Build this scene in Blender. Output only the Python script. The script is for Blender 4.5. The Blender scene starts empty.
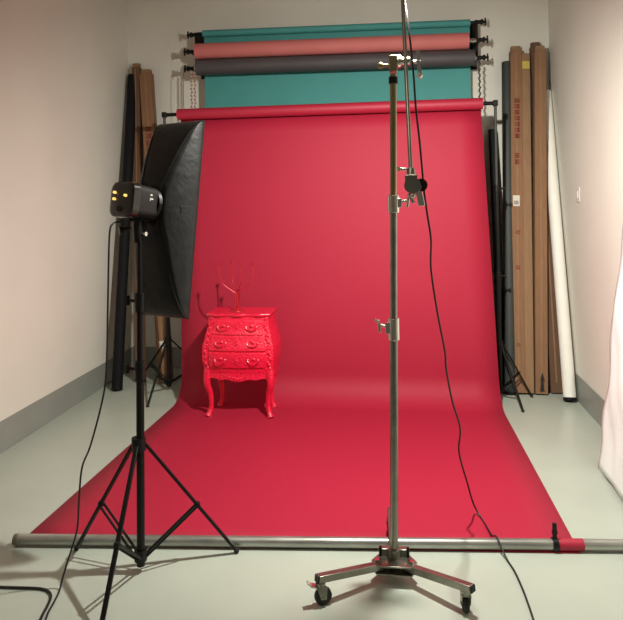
import bpy, math, random
from mathutils import Vector, Matrix, Euler
random.seed(7)
sc = bpy.context.scene
COL = sc.collection
R = math.radians

# ------------------------------------------------------------------ camera, world, lights, exposure
cam_d = bpy.data.cameras.new('camera')
cam = bpy.data.objects.new('camera', cam_d); COL.objects.link(cam)
cam_d.sensor_fit = 'HORIZONTAL'; cam_d.sensor_width = 36.0
cam_d.lens = 640 / 623 * 36.0
cam_d.shift_y = -110 / 623          # the photograph is the lower part of a level portrait frame
cam_d.clip_start = 0.05
cam.matrix_world = (Matrix.Translation((0, 0, 1.73)) @ Matrix.Rotation(R(7.4), 4, 'Z')
                    @ Matrix.Rotation(R(90), 4, 'X') @ Matrix.Rotation(R(-1.0), 4, 'Z'))
sc.camera = cam

w = bpy.data.worlds.new('world'); sc.world = w; w.use_nodes = True
w.node_tree.nodes['Background'].inputs[0].default_value = (1.0, 0.93, 0.80, 1)
w.node_tree.nodes['Background'].inputs[1].default_value = 0.11

LAMP = Vector((0.07, 3.05, 2.80))
ld = bpy.data.lights.new('boom_lamp_light', 'SPOT')
ld.energy = 495; ld.color = (1.0, 0.975, 0.88); ld.spot_size = R(172); ld.spot_blend = 0.80; ld.shadow_soft_size = 0.045
lo = bpy.data.objects.new('boom_lamp_light', ld); COL.objects.link(lo)
lo.location = LAMP
AIM = Vector((-0.02, 0.565, -0.825)).normalized()
lo.rotation_euler = AIM.to_track_quat('-Z', 'Y').to_euler()

# dim unseen area lamp added high under the ceiling as room fill
cd = bpy.data.lights.new('room_fill_light', 'AREA')
cd.energy = 14; cd.color = (1.0, 0.93, 0.78); cd.shape = 'RECTANGLE'; cd.size = 1.2; cd.size_y = 0.3
co = bpy.data.objects.new('room_fill_light', cd); COL.objects.link(co)
co.location = (-0.6, 1.0, 4.1)

sc.view_settings.view_transform = 'Standard'
sc.view_settings.look = 'None'
sc.view_settings.gamma = 1.0
sc.view_settings.use_curve_mapping = False
sc.view_settings.exposure = 0.0

# ------------------------------------------------------------------ materials
def mat(name, col, rough=0.6, metal=0.0, var=0.0, vscale=8.0, bump=0.0, bscale=60.0, col2=None, spec=None, coat=0.0,
        stretch=None, sheen=0.0, emit=None):
    m = bpy.data.materials.new(name); m.use_nodes = True
    nt = m.node_tree; b = nt.nodes['Principled BSDF']
    b.inputs['Base Color'].default_value = (*col, 1)
    b.inputs['Roughness'].default_value = rough
    b.inputs['Metallic'].default_value = metal
    if spec is not None: b.inputs['Specular IOR Level'].default_value = spec
    if coat: b.inputs['Coat Weight'].default_value = coat; b.inputs['Coat Roughness'].default_value = 0.25
    if sheen: b.inputs['Sheen Weight'].default_value = sheen
    if emit: b.inputs['Emission Color'].default_value = (*emit[:3], 1); b.inputs['Emission Strength'].default_value = emit[3]
    tc = nt.nodes.new('ShaderNodeTexCoord'); mp = nt.nodes.new('ShaderNodeMapping')
    nt.links.new(tc.outputs['Object'], mp.inputs[0])
    if stretch: mp.inputs['Scale'].default_value = stretch
    if var > 0 or col2:
        n = nt.nodes.new('ShaderNodeTexNoise'); n.inputs['Scale'].default_value = vscale; n.inputs['Detail'].default_value = 6
        nt.links.new(mp.outputs[0], n.inputs['Vector'])
        r = nt.nodes.new('ShaderNodeValToRGB')
        c2 = col2 if col2 else tuple(max(0, c * (1 - var)) for c in col)
        r.color_ramp.elements[0].position = 0.32; r.color_ramp.elements[0].color = (*c2, 1)
        r.color_ramp.elements[1].position = 0.68; r.color_ramp.elements[1].color = (*col, 1)
        nt.links.new(n.outputs['Fac'], r.inputs[0]); nt.links.new(r.outputs[0], b.inputs['Base Color'])
    if bump > 0:
        n2 = nt.nodes.new('ShaderNodeTexNoise'); n2.inputs['Scale'].default_value = bscale; n2.inputs['Detail'].default_value = 4
        nt.links.new(mp.outputs[0], n2.inputs['Vector'])
        bp = nt.nodes.new('ShaderNodeBump'); bp.inputs['Strength'].default_value = bump; bp.inputs['Distance'].default_value = 0.01
        nt.links.new(n2.outputs['Fac'], bp.inputs['Height']); nt.links.new(bp.outputs[0], b.inputs['Normal'])
    return m

M = dict(
    wall=mat('painted_plaster', (0.80, 0.78, 0.70), 0.75, var=0.05, vscale=1.6, bump=0.08, bscale=90),
    skirting=mat('grey_skirting_paint', (0.30, 0.315, 0.285), 0.45, var=0.10, vscale=3),
    ceiling=mat('ceiling_paint', (0.52, 0.49, 0.43), 0.85, var=0.05, vscale=2),
    floor=mat('epoxy_floor', (0.455, 0.50, 0.43), 0.30, var=0.10, vscale=2.2, bump=0.03, bscale=14, spec=0.4),
    red_paper=mat('red_paper', (0.405, 0.013, 0.042), 0.62, var=0.07, vscale=120, bump=0.10, bscale=220, spec=0.32),
    red_roll=mat('red_paper_roll', (0.40, 0.012, 0.040), 0.55, var=0.05, vscale=30),
    teal=mat('teal_paper', (0.066, 0.315, 0.30), 0.7, var=0.06, vscale=5),
    teal_dark=mat('teal_paper_seam', (0.035, 0.20, 0.19), 0.7, var=0.05, vscale=5),
    pink=mat('salmon_paper', (0.60, 0.17, 0.16), 0.7, var=0.06, vscale=5),
    charcoal=mat('charcoal_paper', (0.075, 0.065, 0.070), 0.6, var=0.15, vscale=4),
    black_metal=mat('black_powder_coat', (0.006, 0.006, 0.006), 0.42, spec=0.25, var=0.2, vscale=20),
    black_plastic=mat('black_plastic', (0.006, 0.005, 0.005), 0.4, spec=0.3, var=0.2, vscale=15),
    gloss_black=mat('glossy_black_panel', (0.008, 0.006, 0.003), 0.15, var=0.2, vscale=30, coat=0.6),
    grey_body=mat('dark_grey_housing', (0.014, 0.011, 0.011), 0.5, spec=0.3, var=0.12, vscale=12),
    rubber=mat('rubber', (0.014, 0.016, 0.015), 0.7, var=0.2, vscale=30),
    fabric=mat('black_nylon', (0.014, 0.0145, 0.0145), 0.48, var=0.35, vscale=14, bump=0.5, bscale=16, spec=0.28),
    diffuser=mat('white_diffuser_cloth', (0.75, 0.74, 0.70), 0.8, var=0.04, vscale=10, bump=0.1, bscale=20),
    steel=mat('weathered_steel', (0.33, 0.32, 0.27), 0.30, 0.9, var=0.25, vscale=18, bump=0.04, bscale=40),
    bronze=mat('brassy_steel_tube', (0.36, 0.31, 0.17), 0.28, 0.9, var=0.25, vscale=18, stretch=(1, 1, .2)),
    chrome=mat('chrome', (0.72, 0.69, 0.62), 0.14, 1.0, var=0.12, vscale=25),
    pipe=mat('galvanised_pipe', (0.48, 0.48, 0.44), 0.33, 0.75, var=0.35, vscale=9, stretch=(.5, 3, 3)),
    cardboard=mat('cardboard', (0.26, 0.135, 0.068), 0.85, var=0.14, vscale=6, bump=0.08, bscale=50, stretch=(6, 6, .4)),
    cardboard_pale=mat('pale_cardboard', (0.30, 0.175, 0.092), 0.85, var=0.14, vscale=6, bump=0.08, bscale=50, stretch=(6, 6, .4)),
    cardboard_dark=mat('dark_cardboard', (0.15, 0.080, 0.045), 0.85, var=0.14, vscale=6, stretch=(6, 6, .4)),
    print_red=mat('red_print', (0.22, 0.028, 0.018), 0.8, var=0.25, vscale=40),
    print_black=mat('black_print', (0.02, 0.016, 0.014), 0.8, var=0.2, vscale=40),
    label=mat('white_label', (0.66, 0.62, 0.55), 0.7, var=0.06, vscale=20),
    yellow=mat('yellow_tape', (0.62, 0.50, 0.10), 0.6, var=0.1, vscale=20),
    grey_tube=mat('grey_green_paper', (0.036, 0.042, 0.039), 0.6, var=0.15, vscale=5, stretch=(4, 4, .5)),
    black_paper=mat('black_paper', (0.006, 0.006, 0.007), 0.7, spec=0.2, var=0.2, vscale=5),
    white_tube=mat('white_paper_roll', (0.90, 0.89, 0.82), 0.6, var=0.05, vscale=6),
    white_cloth=mat('white_reflector_cloth', (0.90, 0.96, 0.95), 0.65, var=0.03, vscale=6, bump=0.35, bscale=7),
    dresser=mat('carved_red_lacquer', (0.92, 0.009, 0.055), 0.36, var=0.22, vscale=42, bump=0.75, bscale=75, coat=0.35),
    dresser_top=mat('smooth_red_lacquer', (0.80, 0.012, 0.050), 0.30, var=0.10, vscale=25, coat=0.4),
    candle_red=mat('polished_red_enamel', (0.62, 0.020, 0.035), 0.16, 0.35, var=0.15, vscale=40, coat=0.5),
    white_plastic=mat('white_plastic', (0.74, 0.72, 0.68), 0.4, var=0.03, vscale=20),
    cable=mat('black_cable', (0.010, 0.009, 0.009), 0.5, var=0.2, vscale=50),
    ink=mat('white_ink', (0.60, 0.58, 0.56), 0.5, var=0.1, vscale=60),
    bulb=mat('lit_flash_tube', (0.9, 0.85, 0.7), 0.4, var=0.02, emit=(1.0, 0.9, 0.7, 12)),
)
# red and white beads alternate along the chain
mb_ = bpy.data.materials.new('two_tone_beads'); mb_.use_nodes = True
nt = mb_.node_tree; b = nt.nodes['Principled BSDF']
tc = nt.nodes.new('ShaderNodeTexCoord'); wv = nt.nodes.new('ShaderNodeTexWave'); wv.bands_direction = 'Z'; wv.inputs['Scale'].default_value = 9
rp = nt.nodes.new('ShaderNodeValToRGB'); rp.color_ramp.interpolation = 'CONSTANT'
rp.color_ramp.elements[0].color = (0.38, 0.05, 0.04, 1); rp.color_ramp.elements[1].position = 0.5; rp.color_ramp.elements[1].color = (0.6, 0.52, 0.44, 1)
nt.links.new(tc.outputs['Object'], wv.inputs[0]); nt.links.new(wv.outputs['Fac'], rp.inputs[0]); nt.links.new(rp.outputs[0], b.inputs['Base Color'])
M['beads'] = mb_
M['amber'] = mat('amber_glint_glow', (0.8, 0.6, 0.2), 0.4, var=0.05, emit=(1.0, 0.72, 0.18, 1.1))  # emission stands in for light reflected in the strobe dials

# ------------------------------------------------------------------ mesh helpers
def V(*a): return Vector(a)
def frame_from(d):
    d = d.normalized(); up = V(0, 0, 1) if abs(d.z) < 0.95 else V(0, 1, 0)
    x = up.cross(d).normalized(); return x, d.cross(x).normalized()

class MB:
    def __init__(s): s.v = []; s.f = []
    def ring_faces(s, a, b, n, closed=True):
        for i in range(n if closed else n - 1):
            j = (i + 1) % n; s.f.append((a + i, a + j, b + j, b + i))
    def loft(s, rings, cap=True):
        n = len(rings[0]); base = len(s.v)
        for r in rings: s.v += [Vector(p) for p in r]
        for k in range(len(rings) - 1): s.ring_faces(base + k * n, base + (k + 1) * n, n)
        if cap:
            s.f.append(tuple(range(base + n - 1, base - 1, -1)))
            l = base + (len(rings) - 1) * n; s.f.append(tuple(range(l, l + n)))
        return s
    def cyl(s, p0, p1, r0, r1=None, n=20, cap=True):
        p0, p1 = Vector(p0), Vector(p1); r1 = r0 if r1 is None else r1
        x, y = frame_from(p1 - p0)
        c = lambda p, r: [p + x * (r * math.cos(2 * math.pi * i / n)) + y * (r * math.sin(2 * math.pi * i / n)) for i in range(n)]
        return s.loft([c(p0, r0), c(p1, r1)], cap)
    def pipe(s, p0, p1, ro, ri, n=24):      # open hollow tube
        p0, p1 = Vector(p0), Vector(p1); x, y = frame_from(p1 - p0)
        c = lambda p, r: [p + x * (r * math.cos(2 * math.pi * i / n)) + y * (r * math.sin(2 * math.pi * i / n)) for i in range(n)]
        d = (p1 - p0).normalized() * min(0.04, (p1 - p0).length * .3)
        b0 = len(s.v)
        for r in (c(p0 + d, ri), c(p0, ri), c(p0, ro), c(p1, ro), c(p1, ri), c(p1 - d, ri)): s.v += r
        for k in range(5): s.ring_faces(b0 + k * n, b0 + (k + 1) * n, n)
        s.f.append(tuple(range(b0 + n - 1, b0 - 1, -1))); s.f.append(tuple(range(b0 + 5 * n, b0 + 6 * n)))
        return s
    def tube(s, pts, r, n=8):
        pts = [Vector(p) for p in pts]; rr = r if hasattr(r, '__len__') else [r] * len(pts)
        d = (pts[1] - pts[0]).normalized(); x, y = frame_from(d); rings = []
        for i, p in enumerate(pts):
            t = (pts[min(i + 1, len(pts) - 1)] - pts[max(i - 1, 0)]).normalized()
            x = (x - t * x.dot(t)).normalized(); y = t.cross(x)
            rings.append([p + x * (rr[i] * math.cos(2 * math.pi * k / n)) + y * (rr[i] * math.sin(2 * math.pi * k / n)) for k in range(n)])
        return s.loft(rings)
    def box(s, c, size, rot=None):
        c = Vector(c); hx, hy, hz = [q / 2 for q in size]; m = rot if rot else Matrix.Identity(3)
        r = lambda z: [c + m @ V(a, b_, z) for a, b_ in ((-hx, -hy), (hx, -hy), (hx, hy), (-hx, hy))]
        return s.loft([r(-hz), r(hz)])
    def bar(s, p0, p1, w_, h_, up=None):    # rectangular tube from p0 to p1
        p0, p1 = Vector(p0), Vector(p1); d = (p1 - p0).normalized()
        if up is None: x, y = frame_from(d)
        else: x = Vector(up).cross(d).normalized(); y = d.cross(x)
        r = lambda p: [p - x * w_ / 2 - y * h_ / 2, p + x * w_ / 2 - y * h_ / 2, p + x * w_ / 2 + y * h_ / 2, p - x * w_ / 2 + y * h_ / 2]
        return s.loft([r(p0), r(p1)])
    def sphere(s, c, r, n=10, m=7, sc_=(1, 1, 1)):
        c = Vector(c); rings = []
        for k in range(m + 1):
            a = math.pi * (0.02 + 0.96 * k / m) - math.pi / 2
            rings.append([c + V(sc_[0] * r * math.cos(a) * math.cos(2 * math.pi * i / n), sc_[1] * r * math.cos(a) * math.sin(2 * math.pi * i / n), sc_[2] * r * math.sin(a)) for i in range(n)])
        return s.loft(rings)
    def prism(s, poly, off):                # polygon of 3D points pushed along off
        off = Vector(off); return s.loft([[Vector(p) for p in poly], [Vector(p) + off for p in poly]])
    def build(s, name, m, parent=None, bevel=0.0, smooth=35, seg=2, label=None):
        me = bpy.data.meshes.new(name)
        o = bpy.data.objects.new(name, me); COL.objects.link(o)
        off = V(0, 0, 0); q = parent
        while q is not None: off += q.location; q = q.parent
        if parent is None and s.v:          # origin at the middle of its footprint
            lo_ = [min(p[i] for p in s.v) for i in range(3)]; hi_ = [max(p[i] for p in s.v) for i in range(3)]
            off = V((lo_[0] + hi_[0]) / 2, (lo_[1] + hi_[1]) / 2, lo_[2]); o.location = off
        me.from_pydata([tuple(p - off) for p in s.v], [], s.f)
        if parent is not None: o.parent = parent
        import bmesh
        bm = bmesh.new(); bm.from_mesh(me); bmesh.ops.recalc_face_normals(bm, faces=bm.faces); bm.to_mesh(me); bm.free()
        me.materials.append(m)
        if bevel:
            b_ = o.modifiers.new('bevel', 'BEVEL'); b_.width = bevel; b_.segments = seg; b_.limit_method = 'ANGLE'; b_.angle_limit = R(40)
        if smooth:
            for p in me.polygons: p.use_smooth = True
            me.set_sharp_from_angle(angle=R(smooth))
        if label: o['label'] = label
        return o

def thing(name, loc, label, cat, group=None):
    o = bpy.data.objects.new(name, None); COL.objects.link(o); o.location = loc; o.empty_display_size = 0.05
    o['label'] = label; o['category'] = cat
    if group: o['group'] = group
    return o
def tag(o, label, cat, group=None):
    o['label'] = label; o['category'] = cat
    if group: o['group'] = group
    return o
def struct(name, mb, m, **k):
    o = mb.build(name, m, None, **k); o['kind'] = 'structure'; return o
def smooth_path(pts, sub=6):
    pts = [Vector(p) for p in pts]; out = []
    for i in range(len(pts) - 1):
        p0 = pts[max(i - 1, 0)]; p1 = pts[i]; p2 = pts[i + 1]; p3 = pts[min(i + 2, len(pts) - 1)]
        for k in range(sub):
            t = k / sub
            out.append(0.5 * ((2 * p1) + (p2 - p0) * t + (2 * p0 - 5 * p1 + 4 * p2 - p3) * t * t + (3 * p1 - p0 - 3 * p2 + p3) * t ** 3))
    out.append(pts[-1]); return out
def polar(c, r, deg, z=0.0): return V(c[0] + r * math.cos(R(deg)), c[1] + r * math.sin(R(deg)), z)

# ------------------------------------------------------------------ the room
XL, XR, YB, YF, ZC = -2.76, 1.505, 6.44, -1.2, 4.3
struct('floor', MB().box(((XL + XR) / 2, (YB + YF) / 2, -0.05), (XR - XL + .4, YB - YF + .4, 0.1)), M['floor'])
struct('ceiling', MB().box(((XL + XR) / 2, (YB + YF) / 2, ZC + 0.05), (XR - XL + .4, YB - YF + .4, 0.1)), M['ceiling'])
struct('wall_back', MB().box(((XL + XR) / 2, YB + 0.1, ZC / 2), (XR - XL + .4, 0.2, ZC)), M['wall'])
struct('wall_left', MB().box((XL - 0.1, (YB + YF) / 2, ZC / 2), (0.2, YB - YF, ZC)), M['wall'])
struct('wall_right', MB().box((XR + 0.1, (YB + YF) / 2, ZC / 2), (0.2, YB - YF, ZC)), M['wall'])
SK = 0.22
struct('baseboard_back', MB().box(((XL + XR) / 2, YB - 0.004, SK / 2), (XR - XL, 0.008, SK)), M['skirting'])
struct('baseboard_left', MB().box((XL + 0.004, (YB + YF) / 2 - .004, SK / 2), (0.008, YB - YF - .008, SK)), M['skirting'])
struct('baseboard_right', MB().box((XR - 0.004, (YB + YF) / 2 - .004, SK / 2), (0.008, YB - YF - .008, SK)), M['skirting'])

sw = thing('light_switch', (XR, 5.52, 1.675), 'small white plastic switch plate on the right wall', 'switch')
MB().box((XR - 0.004, 5.52, 1.735), (0.008, 0.085, 0.12)).build('plate', M['white_plastic'], sw, bevel=0.003)
MB().box((XR - 0.011, 5.52, 1.735), (0.008, 0.03, 0.06)).build('rocker', M['white_plastic'], sw, bevel=0.002)

# ------------------------------------------------------------------ wall mounted backdrop rolls
YW = 6.27      # the rolls hang this far into the room on their brackets
def wall_bracket(x, side, dz, label):
    t = thing('roller_bracket', (x, YB, 3.0), label, 'bracket', 'wall brackets for the backdrop rolls')
    MB().box((x, YB - 0.01, 3.23 + dz), (0.06, 0.02, 0.46)).build('wall_plate', M['black_metal'], t, bevel=0.003)
    MB().box((x, YB - 0.14, 3.22 + dz), (0.028, 0.24, 0.40)).build('bracket_arm', M['black_metal'], t, bevel=0.004)
    for z, y in ((3.40 + dz, YW - 0.08), (3.205 + dz, YW - 0.19), (3.04 + dz, YW - 0.19)):
        h = MB().cyl((x - side * 0.012, y, z), (x + side * 0.045, y, z), 0.018)
        h.bar((x, YB - 0.14, z - .01), (x, y - .02, z - .01), 0.026, 0.03)
        h = h.build('hook', M['black_metal'], t)
        k = MB().cyl((x + side * 0.045, y, z), (x + side * 0.065, y, z), 0.028, 0.024, 14)
        k.cyl((x + side * 0.065, y, z), (x + side * 0.095, y, z), 0.012)
        k.box((x + side * 0.085, y, z), (0.012, 0.02, 0.07)); k.build('winding_knob', M['black_plastic'], h)
    return t
wall_bracket(-1.935, -1, 0, 'black metal bracket holding the left ends of the wall backdrop rolls')
wall_bracket(0.790, 1, -.02, 'black metal bracket holding the right ends of the wall backdrop rolls')

TX0, TX1 = -1.865, 0.735
t = thing('backdrop_roll', (-0.565, YW - .08, 3.36), 'teal paper backdrop on the topmost wall roller, hanging down the wall', 'backdrop', 'paper backdrops on the wall rollers')
MB().cyl((TX0, YW - .08, 3.405), (TX1, YW - .08, 3.375), 0.034, n=28).build('paper_roll', M['teal'], t)
MB().cyl((TX0 - 0.055, YW - .08, 3.405), (TX1 + 0.04, YW - .08, 3.375), 0.018).build('core', M['black_metal'], t)
MB().box(((TX0 + TX1) / 2, YW - .048, 2.58), (TX1 - TX0, 0.003, 1.60)).build('hanging_sheet', M['teal'], t, smooth=0)
t = thing('backdrop_roll', (-0.59, YW - .19, 3.15), 'salmon pink paper roll on the middle wall roller', 'backdrop', 'paper backdrops on the wall rollers')
MB().cyl((-1.905, YW - .19, 3.205), (0.705, YW - .19, 3.180), 0.076, n=36).build('paper_roll', M['pink'], t)
MB().cyl((-1.920, YW - .19, 3.205), (0.775, YW - .19, 3.180), 0.022).build('core', M['chrome'], t)
t = thing('backdrop_roll', (-0.59, YW - .19, 3.0), 'charcoal paper roll on the lowest wall roller', 'backdrop', 'paper backdrops on the wall rollers')
MB().cyl((-1.895, YW - .20, 3.045), (0.755, YW - .20, 3.020), 0.075, n=36).build('paper_roll', M['charcoal'], t)
MB().cyl((-1.920, YW - .20, 3.04), (0.775, YW - .20, 3.02), 0.022).build('core', M['chrome'], t)

def chain(x, y, z0, z1, m, label, r=0.009, n=34, dxs=(-0.012, 0.022)):
    c = MB()
    for dx in dxs:
        for i in range(n):
            z = z0 + (z1 - z0) * i / (n - 1); c.sphere((x + dx + 0.006 * math.sin(i * 1.9), y, z), r, 7, 4)
        c.cyl((x + dx, y, z0), (x + dx, y, z1), 0.002, n=5)
    return tag(c.build('bead_chain', m), label, 'chain')
chain(-1.930, YW - .24, 2.99, 2.42, M['beads'], 'red and white bead chain hanging below the left wall bracket')
chain(0.792, YW - .24, 2.97, 2.42, M['charcoal'], 'dark grey bead chain hanging below the right wall bracket', r=0.010, dxs=(0,))
tag(MB().tube([(-2.03, YW - .20, 3.03), (-2.035, YW - .21, 2.8), (-2.03, YW - .20, 2.4)], 0.003, 6).build('pull_cord', M['cardboard_dark']),
    'thin brown cord hanging left of the red and white chain', 'cord')

# ------------------------------------------------------------------ red seamless paper
RZ, RY = 2.535, 5.66
bd = thing('seamless_backdrop', (-0.56, 5.5, 0), 'large crimson seamless paper backdrop sweeping from its roll onto the floor', 'backdrop')
MB().cyl((-1.955, RY, RZ), (0.765, RY, RZ), 0.050, n=36).build('paper_roll', M['red_roll'], bd)
prof = []
for i in range(13):
    s_ = i / 12; prof.append((RY + 0.051 - 0.241 * s_ ** 0.9, RZ - (RZ - 0.26) * s_))
cy_, cz_, rad = 5.47 - 0.25, 0.253, 0.25
for i in range(1, 13):
    a = R(90 * i / 12); prof.append((cy_ + rad * math.cos(a), cz_ - rad * math.sin(a)))
for i in range(1, 13): prof.append((cy_ - (cy_ - 3.092) * i / 12, 0.003))
sh = MB(); n = 15
def paper_x(y, z, u):
    k = max(0, min(1, (RZ - z) / RZ)); L = -1.945 + 0.055 * k; Rr = 0.755 + 0.085 * k
    fwd = max(0, 5.2 - y) / 2.15; L -= 0.045 * fwd; Rr += 0.02 * fwd
    return L + (Rr - L) * u
for (y, z) in prof:
    skew = 0.17 * max(0, (5.2 - y)) / 2.15
    for i in range(n):
        u = i / (n - 1)
        yy = y + (skew * (u - 0.2) if y < 5.2 else 0)
        sh.v.append(V(paper_x(y, z, u), yy, z))
for k in range(len(prof) - 1): sh.ring_faces(k * n, (k + 1) * n, n, closed=False)
so = sh.build('paper_sheet', M['red_paper'], bd, smooth=60)
md = so.modifiers.new('thick', 'SOLIDIFY'); md.thickness = 0.002; md.offset = 0

cb = tag(MB().cyl((-2.075, RY, RZ), (0.865, RY, RZ), 0.017).build('crossbar', M['black_metal']),
         'black metal crossbar running through the crimson paper roll', 'crossbar')

def tripod(t, c, zap, zhub, rad_, angs, r, mm=None):
    mm = mm or M['black_metal']
    MB().cyl((c[0], c[1], zap - 0.03), (c[0], c[1], zap + 0.03), r * 2.1, n=16).build('leg_collar', M['black_plastic'], t)
    MB().cyl((c[0], c[1], zhub - 0.02), (c[0], c[1], zhub + 0.03), r * 1.9, n=16).build('brace_hub', M['black_plastic'], t)
    for a in angs:
        rr = rad_ if not isinstance(a, tuple) else a[1]; a = a if not isinstance(a, tuple) else a[0]
        p0 = polar(c, r * 1.8, a, zap); p1 = polar(c, rr, a, 0.012)
        l = MB().bar(p0, p1, r * 1.3, r * 0.9).build('leg', mm, t, bevel=0.002)
        MB().sphere(p1, 0.014, 8, 5).build('rubber_foot', M['rubber'], l)
        mid = p0.lerp(p1, 0.56); MB().sphere(mid, r * 1.1, 8, 5).build('rivet', M['black_plastic'], l)
        for o_ in (-0.5, 0.5):
            side = V(-math.sin(R(a)), math.cos(R(a)), 0) * (r * o_ * 1.7)
            MB().bar(polar(c, r * 1.6, a, zhub) + side, mid + side, r * 0.35, r * 0.8).build('brace', mm, t)

def backdrop_stand(x, y, label, angs):
    t = thing('backdrop_stand', (x, y, 0), label, 'stand', 'stands under the crossbar')
    MB().cyl((x, y, 0.04), (x, y, 1.05), 0.019).build('lower_tube', M['black_metal'], t)
    MB().cyl((x, y, 1.05), (x, y, 1.8), 0.015).build('middle_tube', M['black_metal'], t)
    MB().cyl((x, y, 1.8), (x, y, RZ - .02), 0.012).build('upper_tube', M['grey_tube'], t, label='dull grey upper tube')
    for z in (1.05, 1.8):
        c = MB().cyl((x, y, z - 0.03), (x, y, z + 0.03), 0.024, n=16).build('collar', M['black_plastic'], t)
        MB().cyl((x + .02, y, z), (x + 0.06, y, z), 0.008).cyl((x + .05, y, z), (x + 0.065, y, z), 0.018, n=10).build('knob', M['black_plastic'], c)
    h = MB().box((x, y, RZ), (0.04, 0.045, 0.05)); h.build('top_hook', M['black_plastic'], t, bevel=0.006)
    tripod(t, (x, y), 0.47, 0.08, 0.45, angs, 0.014)
backdrop_stand(-2.085, RY, 'black tripod stand carrying the left end of the crossbar', [(-92, .47), 28, 150])
backdrop_stand(0.872, RY, 'black tripod stand carrying the right end of the crossbar', [(-72, .38), (8, .27), (160, .35)])

# weight pipe on the near end of the paper
pa, pb = V(-1.945, 3.03, 0.031), V(1.10, 3.27, 0.031)
pd = (pb - pa).normalized()
pipe = thing('weight_pipe', (pa + pb) / 2 - V(0, 0, .031), 'long grey metal pipe lying across the near end of the crimson paper', 'pipe')
MB().pipe(pa, pb, 0.026, 0.021).build('tube', M['pipe'], pipe)
MB().pipe(pa - pd * .002, pa + pd * 0.02, 0.0268, 0.020).build('end_rim', M['steel'], pipe)
px0 = pa + pd * ((0.745 - pa.x) / pd.x)
cl = thing('spring_clamp', px0 - V(0, 0, .03), 'black clamp standing upright on the pipe near its right end', 'clamp')
MB().bar(px0 + V(0, 0, .026), px0 + V(0.0, 0.0, .105), 0.020, 0.016).build('handle', M['black_plastic'], cl, bevel=0.004)
MB().pipe(px0 - pd * .014, px0 + pd * 0.014, 0.032, 0.0262).build('jaw', M['black_plastic'], cl)
MB().cyl(px0 + V(-.012, 0, .06), px0 + V(.012, 0, .06), 0.009).build('spring', M['black_metal'], cl)
s2 = pa + pd * ((0.85 - pa.x) / pd.x)
tag(MB().pipe(px0 + pd * .016, s2 + pd * .03, 0.0275, 0.0262).build('paper_wrap', M['red_roll']),
    'short crimson paper wrap around the pipe just right of the clamp', 'paper')

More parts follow.
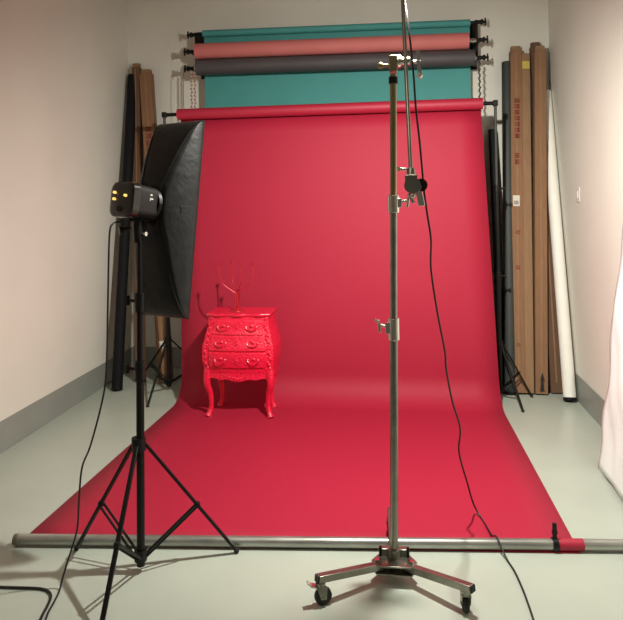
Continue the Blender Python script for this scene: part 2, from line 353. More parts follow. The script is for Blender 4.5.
# ------------------------------------------------------------------ long rolls and cartons leaning on the back wall
def lean_tube(name, p0, p1, r, m, label, cat, capm=None, group=None):
    t = thing(name, p0, label, cat, group)
    MB().pipe(p0, p1, r, r * .72, 24).build('paper_roll', m, t)
    d = (Vector(p1) - Vector(p0)).normalized()
    MB().pipe(Vector(p0) - d * 0.0, Vector(p0) + d * 0.025, r * 1.04, r * .5, 24).build('end_cap', capm or M['black_plastic'], t)
    return t
def lean_box(p0, p1, wx, wy, m, label, group, prints=None, flap=None):
    """carton standing at p0 (middle of its base) and leaning so its top is at p1"""
    p0, p1 = Vector(p0), Vector(p1); t = thing('long_carton', p0, label, 'box', group)
    d = (p1 - p0); L = d.length; d.normalize(); x = V(1, 0, 0); x = (x - d * x.dot(d)).normalized(); y = d.cross(x).normalized()
    q = lambda u, v, s_: p0 + x * u + y * v + d * s_
    lift = wy / 2 * abs(y.z) + wx / 2 * abs(x.z)
    ring = lambda s_: [q(-wx / 2, -wy / 2, s_), q(wx / 2, -wy / 2, s_), q(wx / 2, wy / 2, s_), q(-wx / 2, wy / 2, s_)]
    MB().loft([ring(lift), ring(L)]).build('body', m, t, bevel=0.003)
    sg = -1 if (p0 + y).y > p0.y else 1      # side facing the room
    face = lambda u, s_, e=0.0: q(u, sg * (wy / 2 + e), s_)
    def patch(u0, u1, s0, s1, nm, mm, e=0.001, lab=None, par=None):
        b0 = MB(); b0.loft([[face(u0, s0, -.001), face(u1, s0, -.001), face(u1, s1, -.001), face(u0, s1, -.001)],
                            [face(u0, s0, e), face(u1, s0, e), face(u1, s1, e), face(u0, s1, e)]])
        return b0.build(nm, mm, par or t, smooth=0, label=lab)
    if flap:
        f = MB(); f.box(q(0, 0, L + .02), (wx * .8, wy * .7, 0.05)); f.build('torn_flap', flap, t, bevel=0.004)
    patch(-0.006, 0.006, 0.1, L - .02, 'seam_tape', M['cardboard_pale'], 0.0008)
    for pr in (prints or []):
        kind = pr[0]
        if kind == 'glyphs':                 # vertical column of stroke blocks
            _, u, s0, s1, wd, n_ = pr; b0 = MB(); rnd = random.Random(int(s0 * 100))
            for g in range(n_):
                a = s0 + (s1 - s0) * g / n_; bb = a + (s1 - s0) / n_ * 0.82; hh = bb - a
                for k in range(3):
                    zz = a + hh * (k + .3) / 3; b0.loft([[face(u - wd / 2, zz, 0), face(u + wd / 2, zz, 0), face(u + wd / 2, zz + hh * .17, 0), face(u - wd / 2, zz + hh * .17, 0)],
                        [face(u - wd / 2, zz, .0022), face(u + wd / 2, zz, .0022), face(u + wd / 2, zz + hh * .17, .0022), face(u - wd / 2, zz + hh * .17, .0022)]])
                for k in range(2):
                    uu = u + wd * rnd.uniform(-.4, .3); b0.loft([[face(uu, a, 0), face(uu + wd * .16, a, 0), face(uu + wd * .16, bb, 0), face(uu, bb, 0)],
                        [face(uu, a, .0022), face(uu + wd * .16, a, .0022), face(uu + wd * .16, bb, .0022), face(uu, bb, .0022)]])
            b0.build('red_lettering', M['print_red'], t, smooth=0)
        elif kind == 'label':
            _, u0, u1, s0, s1, mm = pr; lb = patch(u0, u1, s0, s1, 'label', mm, 0.002, 'pale stuck-on label' if mm is M['label'] else 'yellow tape')
            if mm is M['label']:
                for k in range(7):
                    uu = u0 + (u1 - u0) * (0.12 + .11 * k); patch(uu, uu + .002 + .002 * (k % 2), s0 + .015, s0 + (s1 - s0) * .5, 'barcode_line', M['print_black'], 0.0035, par=lb)
        elif kind == 'mark':
            _, u, s0, sz = pr; b0 = MB()
            for a in range(4):
                A = R(90 * a + 30); c0 = face(u + math.cos(A) * sz * .55, s0 + math.sin(A) * sz * .55, .001)
                b0.box(c0, (sz * .6, .002, sz * .5))
            b0.build('printed_mark', M['print_red'], t, smooth=0)
    return t
CG = 'long cartons leaning on the back wall'
# right hand bundle
lean_tube('paper_tube', (0.925, 5.83, 0), (0.949, 6.36, 2.376), 0.040, M['black_paper'], 'black backdrop tube directly behind the right backdrop stand', 'tube')
lean_tube('paper_tube', (0.975, 5.78, 0), (1.093, 6.35, 3.017), 0.050, M['grey_tube'], 'grey green backdrop tube left of the cartons beside the right stand', 'tube')
lean_box((1.045, 5.80, 0), (1.174, 6.36, 3.125), 0.105, 0.10, M['cardboard'], 'brown carton with a column of red lettering and a barcode label, right side', CG,
         [('glyphs', 0.005, 2.30, 2.70, 0.05, 7), ('glyphs', 0.0, 2.05, 2.17, 0.04, 2), ('label', -.04, .02, 1.66, 1.76, M['label']), ('mark', 0, 1.42, .025), ('mark', 0, 1.10, .025), ('mark', 0, 0.42, .02)], M['cardboard_pale'])
lean_box((1.135, 5.80, 0), (1.262, 6.35, 3.085), 0.075, 0.09, M['cardboard_pale'], 'brown carton with yellow tape at its top, right side', CG,
         [('label', -.034, .034, 2.98, 3.055, M['yellow'])])
lean_box((1.375, 5.83, 0), (1.360, 6.36, 3.156), 0.10, 0.07, M['cardboard_dark'], 'tallest dark carton crossing behind its neighbour, foot beside the white roll', CG, None, M['cardboard_dark'])
lean_box((1.235, 5.79, 0), (1.375, 6.25, 3.095), 0.105, 0.08, M['cardboard'], 'brown carton with a black arrow near its foot, leaning toward the right wall', CG, None, M['cardboard_pale'])
# a black arrow low down on that carton
ar = [o for o in COL.objects if o.name.startswith('long_carton')][-1]
MB().prism([(1.222, 5.750, .04), (1.256, 5.750, .04), (1.250, 5.757, .13), (1.262, 5.757, .13), (1.245, 5.764, .20), (1.226, 5.757, .13), (1.234, 5.757, .13)], (0, -.004, 0)).build('printed_arrow', M['print_black'], ar, smooth=0)
lean_tube('paper_tube', (1.430, 5.60, 0.012), (1.447, 6.36, 2.725), 0.052, M['white_tube'], 'white paper roll leaning in the right corner beside the cartons', 'tube')
# left hand bundle
lean_tube('paper_tube', (-2.575, 5.63, 0.008), (-2.676, 6.36, 3.053), 0.050, M['black_paper'], 'black backdrop tube leaning in the left corner', 'tube')
lean_box((-2.47, 5.93, 0), (-2.635, 6.37, 3.135), 0.085, 0.08, M['cardboard_dark'], 'dark narrow carton behind the black tube in the left corner', CG, None, M['cardboard_pale'])
lean_box((-2.20, 5.90, 0), (-2.524, 6.35, 3.063), 0.125, 0.09, M['cardboard'], 'brown carton with red lettering in the left corner, beside the softbox', CG,
         [('glyphs', 0.0, 2.12, 2.55, 0.06, 6), ('label', -.03, .03, .33, .40, M['label'])], M['cardboard_pale'])

# ------------------------------------------------------------------ white reflector panel at the right edge
t = thing('reflector_panel', (1.27, 3.75, 0), 'crumpled white cloth reflector panel leaning toward the right wall at the picture edge', 'reflector')
g = MB(); nu, nv = 26, 30; rnd = random.Random(3)
def fold(u, v): return 0.008 * math.sin(9 * u + 7 * v) + 0.008 * math.sin(17 * v - 11 * u + 1) + 0.005 * math.sin(31 * u + 23 * v)
for j in range(nv + 1):
    v = j / nv; z = 0.004 + 1.55 * v
    for i in range(nu + 1):
        u = i / nu
        y = 4.25 + 0.08 * v - 1.15 * u; x = 1.245 + 0.21 * v - 0.02 * u
        g.v.append(V(x + fold(u, v) * min(1, v * 6 + .2), y + 0.004 * math.sin(5 * v + 1), z + (0.02 * math.sin(6 * u) ** 2 if j == 0 else 0)))
for j in range(nv): g.ring_faces(j * (nu + 1), (j + 1) * (nu + 1), nu + 1, closed=False)
go = g.build('cloth', M['white_cloth'], t, smooth=50)
md = go.modifiers.new('thick', 'SOLIDIFY'); md.thickness = 0.012; md.offset = -1
fr = MB()
fr.tube([(1.275, 4.2, .02), (1.478, 4.28, 1.53), (1.46, 3.2, 1.53), (1.26, 3.15, .02), (1.275, 4.2, .02)], 0.012)
fr.build('frame', M['steel'], t)

# ------------------------------------------------------------------ red bombe dresser
DX, DY0, DD = -1.262, 5.02, 0.30
dr = thing('bombe_dresser', (DX, DY0 + DD / 2, 0.003), 'small carved bright red bombe dresser on curved legs standing on the crimson paper', 'dresser')
F0 = 0.004
def hw(z):      # half width of the swelling body
    pts = [(0.33, 0.272), (0.40, 0.288), (0.50, 0.300), (0.58, 0.298), (0.66, 0.280), (0.75, 0.258), (0.84, 0.250)]
    for (a, b_), (c, d) in zip(pts, pts[1:]):
        if z <= c: k = (z - a) / (c - a); return 0.97 * (b_ + (d - b_) * (k * k * (3 - 2 * k)))
    return 0.97 * pts[-1][1]
def bow(z): return max(0, hw(z) - 0.2425)
def front_y(z, u): return DY0 - bow(z) - 0.028 * math.cos(u * math.pi / 2) + 0.0
def section(z, inset=0.0):
    h = hw(z) - inset; r = []
    n_ = 13
    for i in range(n_): u = -1 + 2 * i / (n_ - 1); r.append(V(DX + h * u, front_y(z, u) + inset, z))
    for i in range(1, 6): k = i / 6; r.append(V(DX + h + 0.006 * math.sin(k * math.pi), DY0 - bow(z) + (DD + bow(z)) * k, z))
    for i in range(7): u = 1 - 2 * i / 6; r.append(V(DX + h * u, DY0 + DD, z))
    for i in range(1, 6): k = 1 - i / 6; r.append(V(DX - h - 0.006 * math.sin(k * math.pi), DY0 - bow(z) + (DD + bow(z)) * k, z))
    return r
zs = [0.36 + (0.84 - 0.36) * i / 16 for i in range(17)]
body = MB().loft([section(z) for z in zs]).build('body', M['dresser'], dr, smooth=50)
# scalloped apron under the body
ap = MB(); n_ = 33; top_r = []; rows = [[], []]
for i in range(n_):
    u = -1 + 2 * i / (n_ - 1)
    drop = 0.012 + 0.026 * math.exp(-(u / 0.28) ** 2) + 0.012 * math.exp(-((abs(u) - .55) / .16) ** 2) + 0.03 * max(0, abs(u) - .82) / .18
    x = DX + hw(0.36) * u * .985; y = front_y(0.36, u)
    rows[0].append((x, y, 0.375)); rows[1].append((x, y, 0.345 - drop))
b0 = len(ap.v)
for e in (0, 0.018):
    for row in rows: ap.v += [V(p[0], p[1] + e - 0.004, p[2]) for p in row]
for i in range(n_ - 1):
    A = lambda k, j: b0 + k * n_ + j
    ap.f += [(A(0, i), A(1, i), A(1, i + 1), A(0, i + 1)), (A(2, i + 1), A(3, i + 1), A(3, i), A(2, i)), (A(1, i), A(3, i), A(3, i + 1), A(1, i + 1)), (A(2, i), A(0, i), A(0, i + 1), A(2, i + 1))]
ap.f += [(A(0, 0), A(2, 0), A(3, 0), A(1, 0)), (A(0, n_ - 1), A(1, n_ - 1), A(3, n_ - 1), A(2, n_ - 1))]
ap.build('apron', M['dresser'], dr)
for sx in (-1, 1):
    MB().loft([[V(DX + sx * (hw(.36) - .01), 5.02, 0.335), V(DX + sx * (hw(.36) + .006), 5.02, 0.335), V(DX + sx * (hw(.36) + .006), 5.29, .335), V(DX + sx * (hw(.36) - .01), 5.29, .335)],
               [V(DX + sx * (hw(.36) - .01), 5.02, 0.37), V(DX + sx * (hw(.36) + .006), 5.02, 0.37), V(DX + sx * (hw(.36) + .006), 5.29, .37), V(DX + sx * (hw(.36) - .01), 5.29, .37)]]).build('side_apron', M['dresser'], dr)
# serpentine top slab
tp = []
for i in range(25):
    u = -1 + 2 * i / 24; tp.append((DX + 0.262 * u, DY0 - 0.012 - 0.028 * math.cos(u * math.pi / 2) - 0.008 * math.cos(u * math.pi * 3), 0.84))
tp += [(DX + 0.262, DY0 + DD + .004, .84), (DX - 0.262, DY0 + DD + .004, .84)]
MB().prism(tp, (0, 0, 0.022)).build('top', M['dresser_top'], dr, bevel=0.006, seg=3)
# drawers following the swell of the front
def drawer(z0, z1):
    d = MB(); rings = []; e = 0.011; H_ = 11
    front = []; back = []
    nz = 5; nu_ = 17
    for j in range(nz):
        z = z0 + (z1 - z0) * j / (nz - 1)
        for i in range(nu_):
            u = (-1 + 2 * i / (nu_ - 1)) * 0.80
            d.v.append(V(DX + hw(z) * u, front_y(z, u) - e, z))
    o_ = len(d.v)
    for j in range(nz):
        z = z0 + (z1 - z0) * j / (nz - 1)
        for i in range(nu_):
            u = (-1 + 2 * i / (nu_ - 1)) * 0.80
            d.v.append(V(DX + hw(z) * u, front_y(z, u) + 0.004, z))
    for j in range(nz - 1):
        for i in range(nu_ - 1):
            a = j * nu_ + i; d.f += [(a, a + 1, a + nu_ + 1, a + nu_), (o_ + a + nu_, o_ + a + nu_ + 1, o_ + a + 1, o_ + a)]
    for i in range(nu_ - 1):
        a = i; b_ = (nz - 1) * nu_ + i
        d.f += [(a, o_ + a, o_ + a + 1, a + 1), (b_, b_ + 1, o_ + b_ + 1, o_ + b_)]
    for j in range(nz - 1):
        a = j * nu_; b_ = a + nu_ - 1
        d.f += [(a, a + nu_, o_ + a + nu_, o_ + a), (b_, o_ + b_, o_ + b_ + nu_, b_ + nu_)]
    o = d.build('drawer', M['dresser'], dr, bevel=0.003)
    zc = (z0 + z1) / 2
    for sx in (-1, 1):
        u = 0.46 * sx; x = DX + hw(zc) * u; y = front_y(zc, u) - 0.012
        h = MB()
        pts = [V(x + 0.042 * math.cos(R(a)), y - 0.008 - 0.010 * math.sin(R(180 - a)) , zc + 0.006 - 0.026 * math.sin(R(a))) for a in range(0, 181, 20)]
        h.tube(pts, 0.0045, 8); h.sphere((x - .042, y - .004, zc + .006), .010, 8, 5); h.sphere((x + .042, y - .004, zc + .006), .010, 8, 5)
        h.sphere((x, y - .002, zc + .014), .013, 10, 6, (1.6, .5, 1)); h.build('handle', M['dresser_top'], o)
    k = MB(); yk = front_y(zc, 0) - 0.012
    for (dx, dz, r_) in ((0, 0, .014), (0, .022, .009), (0, -.022, .009), (.012, .012, .006), (-.012, .012, .006), (.012, -.012, .006), (-.012, -.012, .006)):
        k.sphere((DX + dx, yk, zc + dz), r_, 8, 5, (1, .5, 1))
    k.build('keyhole_plate', M['dresser_top'], o)
drawer(0.695, 0.805); drawer(0.565, 0.680); drawer(0.425, 0.550)
# carved scrolls on the corner posts
for sx in (-1, 1):
    s_ = MB()
    for i in range(26):
        z = 0.40 + 0.42 * i / 25; u = 0.90 * sx + 0.035 * math.sin(i * 1.1)
        s_.sphere((DX + hw(z) * u, front_y(z, u) - 0.003, z), 0.012 + 0.004 * math.sin(i * 2.3), 8, 5, (1, .6, 1.1))
    s_.build('corner_carving', M['dresser'], dr)
s_ = MB()
for i in range(-3, 4):
    s_.sphere((DX + i * 0.022, front_y(.36, i * .07) - 0.004, 0.335 - .006 * (3 - abs(i)) + .01), 0.013 - 0.002 * abs(i), 8, 5, (1, .6, 1))
s_.build('apron_carving', M['dresser'], dr)
def cabriole(sx, front):
    y0 = DY0 - 0.015 if front else DY0 + DD - 0.03; sy = -1 if front else 1
    x0 = DX + sx * (0.254 if front else 0.230); pts = []; rr = []
    for i in range(15):
        k = i / 14; z = 0.40 - 0.395 * k
        bulge = 0.010 * math.sin(min(1, k * 2.0) * math.pi) - 0.016 * math.sin(max(0, (k - .35)) / .65 * math.pi * .85) + 0.012 * max(0, k - .85) / .15
        pts.append(V(x0 + sx * (bulge - .004), y0 + sy * (bulge if front else bulge * .2) + (0 if front else -.02), z + F0 - .001))
        rr.append(0.036 - 0.017 * min(1, k * 1.35) ** 0.8 + (0.010 if k > .93 else 0))
    MB().tube(pts, rr, 12).build('leg', M['dresser'], dr)
for sx in (-1, 1):
    for fr_ in (True, False): cabriole(sx, fr_)

for o in dr.children_recursive:          # overall height 0.83 m
    for v_ in o.data.vertices: v_.co.z = (v_.co.z + 0.003) * 0.962 - 0.003 + 0.0

# ------------------------------------------------------------------ candelabra on the dresser
CX, CY, CZ = -1.298, 5.13, 0.8305
ca = thing('candelabra', (CX, CY, CZ), 'slender branching red candelabra standing on top of the red dresser', 'candelabra')
MB().cyl((CX, CY, CZ), (CX, CY, CZ + .007), 0.062, 0.058, 28).cyl((CX, CY, CZ + .007), (CX, CY, CZ + .018), 0.030, 0.016, 20).build('base', M['candle_red'], ca)
st = MB()
for a in range(4): st.tube([polar((CX, CY), .011, 90 * a + 45, CZ + .012), polar((CX, CY), .009, 90 * a + 45, CZ + .10), polar((CX, CY), .006, 90 * a + 45, CZ + .155)], .0065, 8)
st.build('stem', M['candle_red'], ca)
for dx, dy, zt in ((-0.145, -0.02, 1.215), (-0.055, 0.07, 1.225), (0.055, -0.06, 1.215), (0.130, 0.03, 1.210)):
    z0 = CZ + .14
    pts = smooth_path([(CX, CY, z0), (CX + dx * .35, CY + dy * .35, z0 + .035), (CX + dx * .78, CY + dy * .78, z0 + .085), (CX + dx * .97, CY + dy * .97, z0 + .15), (CX + dx, CY + dy, zt - .02)], 5)
    a_ = MB().tube(pts, 0.0045, 8).build('arm', M['candle_red'], ca)
    MB().cyl((CX + dx, CY + dy, zt - .022), (CX + dx, CY + dy, zt + .012), 0.006, 0.013, 12).build('candle_cup', M['candle_red'], a_)

# ------------------------------------------------------------------ black light stand with strobe and strip softbox (left)
LX, LY = -1.21, 2.87
ls = thing('light_stand', (LX, LY, 0), 'tall black tripod light stand in the left foreground under the strobe', 'stand')
top = V(-1.188, LY, 1.60)
ax = lambda z: V(LX, LY, 0).lerp(V(top.x, LY, 1.60), z / 1.60)
MB().cyl(ax(0.03), ax(0.95), 0.0185).build('lower_tube', M['black_metal'], ls)
MB().cyl(ax(0.95), ax(1.27), 0.0155).build('middle_tube', M['black_metal'], ls)
MB().cyl(ax(1.27), ax(1.60), 0.0125).build('upper_tube', M['black_metal'], ls)
for z in (0.95, 1.27):
    c = MB().cyl(ax(z - .05), ax(z + .04), 0.024, n=18).build('collar', M['black_plastic'], ls)
    q = ax(z); MB().cyl(q + V(-.02, 0, 0), q + V(-.055, 0, 0.004), 0.007).box(q + V(-.058, 0, 0.004), (.012, .02, .045)).build('knob', M['black_plastic'], c, bevel=.002)
tripod(ls, (LX, LY), 0.60, 0.075, 0.46, [(26, .455), (160, .42), (272, .46)], 0.0155)

axis = V(0.39, 0.92, -0.15).normalized(); sd = V(0.92, -0.39, 0).normalized(); upv = sd.cross(axis).normalized()
if upv.z < 0: upv = -upv
SC = V(-1.196, 2.87, 1.735)
P = lambda a, s_, u: SC + axis * a + sd * s_ + upv * u
def rrect(a, w_, h_, rad_=0.25, n_=6):      # rounded rectangle ring across the axis
    sag = -0.045 * max(0, (h_ - .2) / .8); r = []; rr = min(w_, h_) * rad_
    for cx_, cy2, a0 in ((1, 1, 0), (-1, 1, 90), (-1, -1, 180), (1, -1, 270)):
        for i in range(n_):
            A = R(a0 + 90 * i / (n_ - 1)); r.append(P(a, cx_ * (w_ / 2 - rr) + rr * math.cos(A), sag + cy2 * (h_ / 2 - rr) + rr * math.sin(A)))
    return r
fl = thing('studio_strobe', SC, 'black studio strobe head with glossy back panel on the left light stand', 'strobe')
MB().loft([rrect(-.06, .150, .155), rrect(.02, .144, .150), rrect(.070, .138, .145)]).build('housing', M['grey_body'], fl)
MB().loft([rrect(-.105, .120, .130), rrect(-.095, .150, .160), rrect(-.06, .158, .165)]).build('back_panel', M['gloss_black'], fl, label='glossy black back panel with gold glints')
for (s_, u) in ((-.035, .03), (-.035, -.0), (.035, .015)):  # dials whose gold reflections are painted as a glow
    MB().cyl(P(-.105, s_, u), P(-.116, s_, u), 0.0065, 0.006, 14).build('dial_glint', M['amber'], fl, label='small dial with an amber glint painted as glow')
MB().cyl(P(-.105, .0, -.045), P(-.110, 0, -.045), 0.014, n=14).build('socket', M['black_plastic'], fl)
lg = MB()
for k, (a, u, l_) in enumerate(((-.03, .03, .03), (-.03, .018, .022), (-.018, .006, .03), (.008, .03, .014), (.008, .012, .02))):
    lg.loft([[P(a, .0695, u), P(a + l_, .0695, u), P(a + l_, .0695, u + .007), P(a, .0695, u + .007)], [P(a, .0725, u), P(a + l_, .0725, u), P(a + l_, .0725, u + .007), P(a, .0725, u + .007)]])
lg.build('side_lettering', M['ink'], fl, smooth=0, label='small white printed mark on the side')
yk = MB().cyl(SC + V(0, 0, -.105), SC + V(0, 0, -.06), .022, n=16); yk.box(SC + V(0, 0, -.075), (.07, .05, .03)).build('tilt_bracket', M['black_plastic'], fl, bevel=.004)
kb = SC + V(-.03, -.01, -.12)
MB().cyl(kb, kb + V(-.035, -.02, -.01), .010).cyl(kb + V(-.03, -.018, -.01), kb + V(-.045, -.027, -.012), .022, n=14).build('tilt_lever', M['black_plastic'], fl)
MB().cyl(SC + V(0, 0, -.19), SC + V(0, 0, -.10), .021, n=16).build('stand_socket', M['black_plastic'], fl)
k2 = SC + V(.02, 0, -.15); MB().cyl(k2, k2 + V(.02, -.01, 0), .006).cyl(k2 + V(.018, -.009, 0), k2 + V(.026, -.012, 0), .010, n=12).build('lock_knob', M['chrome'], fl, label='chrome lock knob')

sb = thing('strip_softbox', P(.07, 0, 0), 'tall black strip softbox fitted to the strobe in the left foreground', 'softbox')
MB().loft([rrect(.062, .165, .165, .5), rrect(.076, .175, .175, .5)]).build('speed_ring', M['black_plastic'], sb)
W_, H_, D_ = 0.285, 0.985, 0.19
rings = []
for i in range(11):
    k = i / 10; bul = math.sin(k * math.pi / 2) ** 0.8
    cw = 0.17 + (W_ - 0.17) * bul; ch = 0.18 + (H_ - 0.18) * (math.sin(k * math.pi / 2) ** 1.05)
    rings.append(rrect(.076 + D_ * k ** 1.15, cw, ch, .5 - .46 * min(1, k * 1.2) + 0.0, 6))
shell = MB().loft(rings, cap=False).build('fabric_shell', M['fabric'], sb, smooth=60)
mm_ = shell.modifiers.new('thick', 'SOLIDIFY'); mm_.thickness = .004
MB().loft([rrect(.076 + D_ - .012, W_ - .015, H_ - .015, .04), rrect(.076 + D_ - .006, W_ - .015, H_ - .015, .04)]).build('front_diffuser', M['diffuser'], sb)
for sx in (-1, 1):
    for sy in (-1, 1):
        pts = []
        for i in range(11):
            k = i / 10; cw = 0.17 + (W_ - 0.17) * math.sin(k * math.pi / 2) ** 0.8; ch = 0.18 + (H_ - 0.18) * math.sin(k * math.pi / 2) ** 1.05
            rr = min(cw, ch) * (.5 - .46 * min(1, k * 1.2)) * .29
            pts.append(P(.076 + D_ * k ** 1.15, sx * (cw / 2 - rr), sy * (ch / 2 - rr) - 0.045 * max(0, (ch - .2) / .8)))
        MB().tube(pts, .005, 6).build('seam', M['black_plastic'], sb)
for sx in (1,):
    MB().box(P(.165, .142, .0), (.03, .004, .006)).build('vent_tab', M['chrome'], sb, label='small chrome tab on the side seam')

# ------------------------------------------------------------------ rolling steel stand (centre)
CXs, CYs = -0.03, 2.95
cs = thing('rolling_stand', (CXs, CYs, 0), 'tall weathered steel light stand on a wheeled base in the centre foreground', 'stand')
pb_ = V(-0.030, CYs, .08); pt_ = V(0.004, CYs, 2.33)
cx2 = lambda z: pb_.lerp(pt_, (z - .08) / 2.25)
MB().cyl(cx2(.08), cx2(1.12), 0.0185, n=24).build('lower_tube', M['steel'], cs)
MB().cyl(cx2(1.12), cx2(1.69), 0.0165, n=24).build('middle_tube', M['steel'], cs)
MB().cyl(cx2(1.69), cx2(2.30), 0.0155, n=24).build('upper_tube', M['bronze'], cs, label='brassy upper tube')
MB().cyl(cx2(2.255), cx2(2.285), 0.021, n=24).build('black_band', M['black_plastic'], cs)
for z, sx, h_ in ((1.14, -1, .075), (1.71, 1, .06)):
    q = cx2(z); c = MB().cyl(q - V(0, 0, h_ * .75), q + V(0, 0, h_ * .6), 0.026, n=24); c.box(q + V(sx * .02, -.003, 0), (.035, .03, h_ * .7))
    c = c.build('collar', M['chrome'], cs, bevel=.002)
    k = MB().cyl(q + V(sx * .03, 0, 0.005), q + V(sx * .06, 0, .010), .007); k.bar(q + V(sx * .062, -.01, -.022), q + V(sx * .07, 0, .035), .012, .012)
    if sx < 0: k.bar(q + V(-.06, 0, .01), q + V(-.085, -.01, .04), .012, .01)
    k.build('t_handle', M['chrome'], c, bevel=.003)
# base
tri = [polar((CXs, CYs), r_, a, .085) for a, r_ in ((200, .11), (228, .115), (312, .115), (340, .11), (70, .09), (90, .10), (110, .09))]
MB().prism(tri, (0, 0, .008)).build('top_plate', M['steel'], cs, bevel=.002)
MB().prism([V(p.x, p.y, .048) for p in tri], (0, 0, .008)).build('bottom_plate', M['steel'], cs, bevel=.002)
MB().cyl((CXs, CYs, .03), (CXs, CYs, .13), .030, n=20).build('hub', M['steel'], cs)
for dx in (-.075, .075):
    MB().cyl((CXs + dx, CYs - .045, .094), (CXs + dx, CYs - .045, .102), .013, n=6).build('bolt', M['chrome'], cs)
    MB().box((CXs + dx * .62, CYs + .02, .108), (.045, .035, .03)).build('hinge_cheek', M['steel'], cs, bevel=.004)
    MB().cyl((CXs + dx * .84, CYs - .0, .094), (CXs + dx * .84, CYs - .0, .135), .0065).build('lock_pin', M['black_metal'], cs)
def caster(leg, p, yaw_, brake):
    c = MB(); f = MB(); up_ = V(0, 0, 1); d = V(math.cos(R(yaw_)), math.sin(R(yaw_)), 0); s_ = V(-d.y, d.x, 0)
    wc = V(p.x, p.y, .038) + d * .012
    wh = MB(); rings = []
    for a, r_ in ((-.013, .028), (-.011, .035), (-.006, .038), (.006, .038), (.011, .035), (.013, .028)):
        rings.append([wc + s_ * a + d * (r_ * math.cos(2 * math.pi * i / 24)) + up_ * (r_ * math.sin(2 * math.pi * i / 24)) for i in range(24)])
    wh.loft(rings).build('wheel', M['rubber'], leg)
    for e in (-1, 1):
        f.loft([[wc + s_ * (e * .016) + d * a + up_ * b_ for a, b_ in ((-.012, -.008), (.012, -.008), (.016, .044), (-.030, .044))],
                [wc + s_ * (e * .0195) + d * a + up_ * b_ for a, b_ in ((-.012, -.008), (.012, -.008), (.016, .044), (-.030, .044))]])
    f.cyl(V(p.x, p.y, .080), V(p.x, p.y, .098), .020, n=16); f.cyl(wc - s_ * .022, wc + s_ * .022, .006)
    f.box(V(p.x, p.y, .081), (.040, .040, .004))
    f.build('fork', M['steel'], leg)
    if brake:
        f2 = MB(); f2.bar(wc - d * .015 + up_ * .040, wc - d * .055 + up_ * .052, .030, .006); f2.bar(wc - d * .05 + up_ * .05, wc - d * .068 + up_ * .066, .026, .006)
        f2.build('brake_lever', M['chrome'], leg)
for a, r_, yw, br in ((217, .405, 20, True), (322, .405, 95, False), (93, .385, 80, False)):
    p0 = polar((CXs, CYs), .05, a, .070); p1 = polar((CXs, CYs), r_, a, .115)
    lg_ = MB().bar(p0, p1, .034, .030, up=(0, 0, 1)).build('leg', M['steel'], cs, bevel=.003)
    d = (p1 - p0).normalized()
    MB().bar(p1, p1 + d * .006, .031, .027, up=(0, 0, 1)).build('end_plug', M['rubber'], lg_)
    caster(lg_, p1 - d * (.012 if br else .03), yw, br)

# grip head on top and the boom
gh = MB(); q = V(0.004, CYs, 2.345)
gh.box(q + V(0, 0, 0), (.038, .045, .075))
gh = gh.build('grip_head', M['bronze'], cs, bevel=.004)
MB().cyl(q + V(.02, 0, .01), q + V(.075, 0, .010), .019, n=20).cyl(q + V(.022, 0, .01), q + V(.034, 0, .010), .031, n=20).build('clamp_disc', M['chrome'], gh)
MB().cyl(q + V(-.02, 0, -.005), q + V(-.05, 0, -.005), .008).sphere(q + V(-.058, 0, -.005), .016, 12, 7).build('clamp_knob', M['bronze'], gh)
MB().cyl(q + V(.085, 0, .005), q + V(.125, 0, .005), .008).bar(q + V(.118, -.005, -.052), q + V(.112, 0, .055), .018, .014).sphere(q + V(.119, -.005, -.058), .014, 10, 6).build('t_handle', M['chrome'], gh)

bo0 = V(0.0725, 2.47, 1.80); bo1 = V(0.070, 3.02, 2.90)
bv = thing('studio_boom', V(0.0725, 2.9, 2.3), 'steel boom arm clamped at the top of the rolling stand, rising out of view', 'boom')
# the boom passes through the clamp beside the pole
bm0 = V(0.068, 2.62, 1.80); bm1 = V(0.045, 3.06, 2.97)
MB().cyl(bm0, bm1, .0085, n=16).build('rod', M['steel'], bv)
bdv = (bm1 - bm0).normalized()
MB().cyl(bm0 + bdv * .0, bm0 + bdv * .055, .019, .017, 16).box(bm0 + bdv * .01, (.05, .045, .03)).build('end_head', M['steel'], bv, bevel=.003)
e = bm0 + V(.008, -.004, -.03)
MB().cyl(e + V(-.004, -.022, .012), e + V(-.004, .022, .012), .033, n=24).cyl(e + V(-.02, 0, .008), e + V(.03, 0, -.002), .022, n=20).build('grip_disc', M['steel'], bv)
MB().cyl(e + V(.030, -.018, .012), e + V(.030, .018, .012), .026, n=20).build('black_disc', M['black_plastic'], bv, label='black friction disc')
MB().bar(e + V(-.02, -.01, -.02), e + V(.0, -.01, -.06), .016, .014).bar(e + V(.02, -.008, -.01), e + V(.032, -.008, -.072), .026, .020).sphere(e + V(-.004, -.026, -.030), .012, 10, 6).build('jaw', M['chrome'], bv, bevel=.003)
MB().cyl(bm0 + bdv * .05 + V(-.01, 0, 0), bm0 + bdv * .05 + V(-.045, 0, .004), .006).sphere(bm0 + bdv * .05 + V(-.047, 0, .004), .009, 8, 5).build('thumb_screw', M['chrome'], bv)
# lamp head at the upper end of the boom, just above the picture
lm = thing('boom_lamp', LAMP + V(0, 0, .02), 'small flash head on the upper end of the boom arm', 'lamp')
u_ = -AIM
MB().cyl(LAMP + u_ * .05, LAMP + u_ * .20, .055, n=24).build('housing', M['grey_body'], lm)
MB().cyl(LAMP + u_ * .015, LAMP + u_ * .05, .085, .060, n=28).build('reflector', M['chrome'], lm)

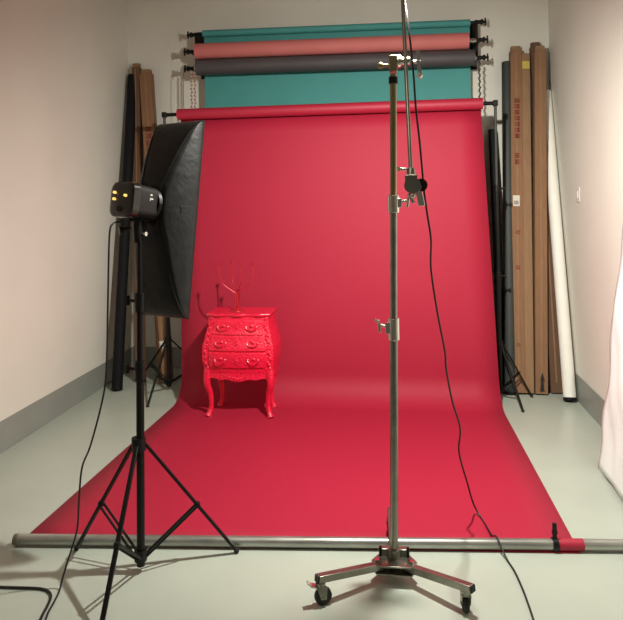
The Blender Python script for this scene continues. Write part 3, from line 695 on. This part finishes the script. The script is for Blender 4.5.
# ------------------------------------------------------------------ cables
tag(MB().tube(smooth_path([(0.052, 3.03, 2.80), (0.063, 2.99, 2.646), (0.072, 2.92, 2.54), (0.083, 2.845, 2.385), (0.092, 2.84, 2.272), (0.1, 2.86, 2.128), (0.115, 2.86, 1.964), (0.13, 2.88, 1.766), (0.141, 2.88, 1.668), (0.158, 2.9, 1.542),
      (0.159, 2.97, 1.41), (0.186, 3.02, 1.209), (0.225, 3.1, 0.996), (0.231, 3.13, 0.912), (0.262, 3.2, 0.737), (0.306, 3.28, 0.572), (0.305, 3.35, 0.424), (0.352, 3.44, 0.233),
      (0.393, 3.55, 0.075), (0.425, 3.54, 0.012), (0.446, 3.43, 0.009), (0.456, 3.30, 0.030), (0.463, 3.235, 0.062), (0.470, 3.205, 0.064), (0.484, 3.165, 0.035), (0.501, 3.12, .007), (0.518, 3.03, .006), (0.528, 2.895, .006), (0.531, 2.745, .006), (0.53, 2.575, .006), (.54, 2.35, .006)]), 0.0046, 8).build('power_cable', M['cable']),
    'black cable hanging from the boom past the red paper to the floor on the right', 'cable')
tag(MB().tube(smooth_path([(-1.240, 2.775, 1.645), (-1.248, 2.72, 1.64), (-1.257, 2.70, 1.59), (-1.268, 2.7, 1.346), (-1.278, 2.7, 1.08), (-1.29, 2.7, 0.924), (-1.326, 2.71, 0.787), (-1.376, 2.72, 0.638), (-1.416, 2.72, 0.542), (-1.438, 2.73, 0.393),
      (-1.45, 2.73, 0.257), (-1.49, 2.72, 0.124), (-1.515, 2.71, 0.038), (-1.514, 2.685, 0.006), (-1.495, 2.605, 0.006), (-1.481, 2.532, 0.006), (-1.448, 2.428, 0.006), (-1.40, 2.25, .006)]), 0.0042, 8).build('power_cable', M['cable']),
    'black cable hanging from the back of the left strobe to the floor', 'cable')
tag(MB().tube(smooth_path([(-2.3, 2.66, .007), (-1.944, 2.682, .007), (-1.797, 2.681, .007), (-1.657, 2.688, .007), (-1.59, 2.685, .007), (-1.55, 2.665, .007), (-1.525, 2.63, .007), (-1.508, 2.57, .007), (-1.498, 2.52, .007), (-1.47, 2.42, .007), (-1.42, 2.25, .007)]), 0.006, 8).build('floor_cable', M['cable']),
    'thick black cable lying on the floor at the lower left corner', 'cable')
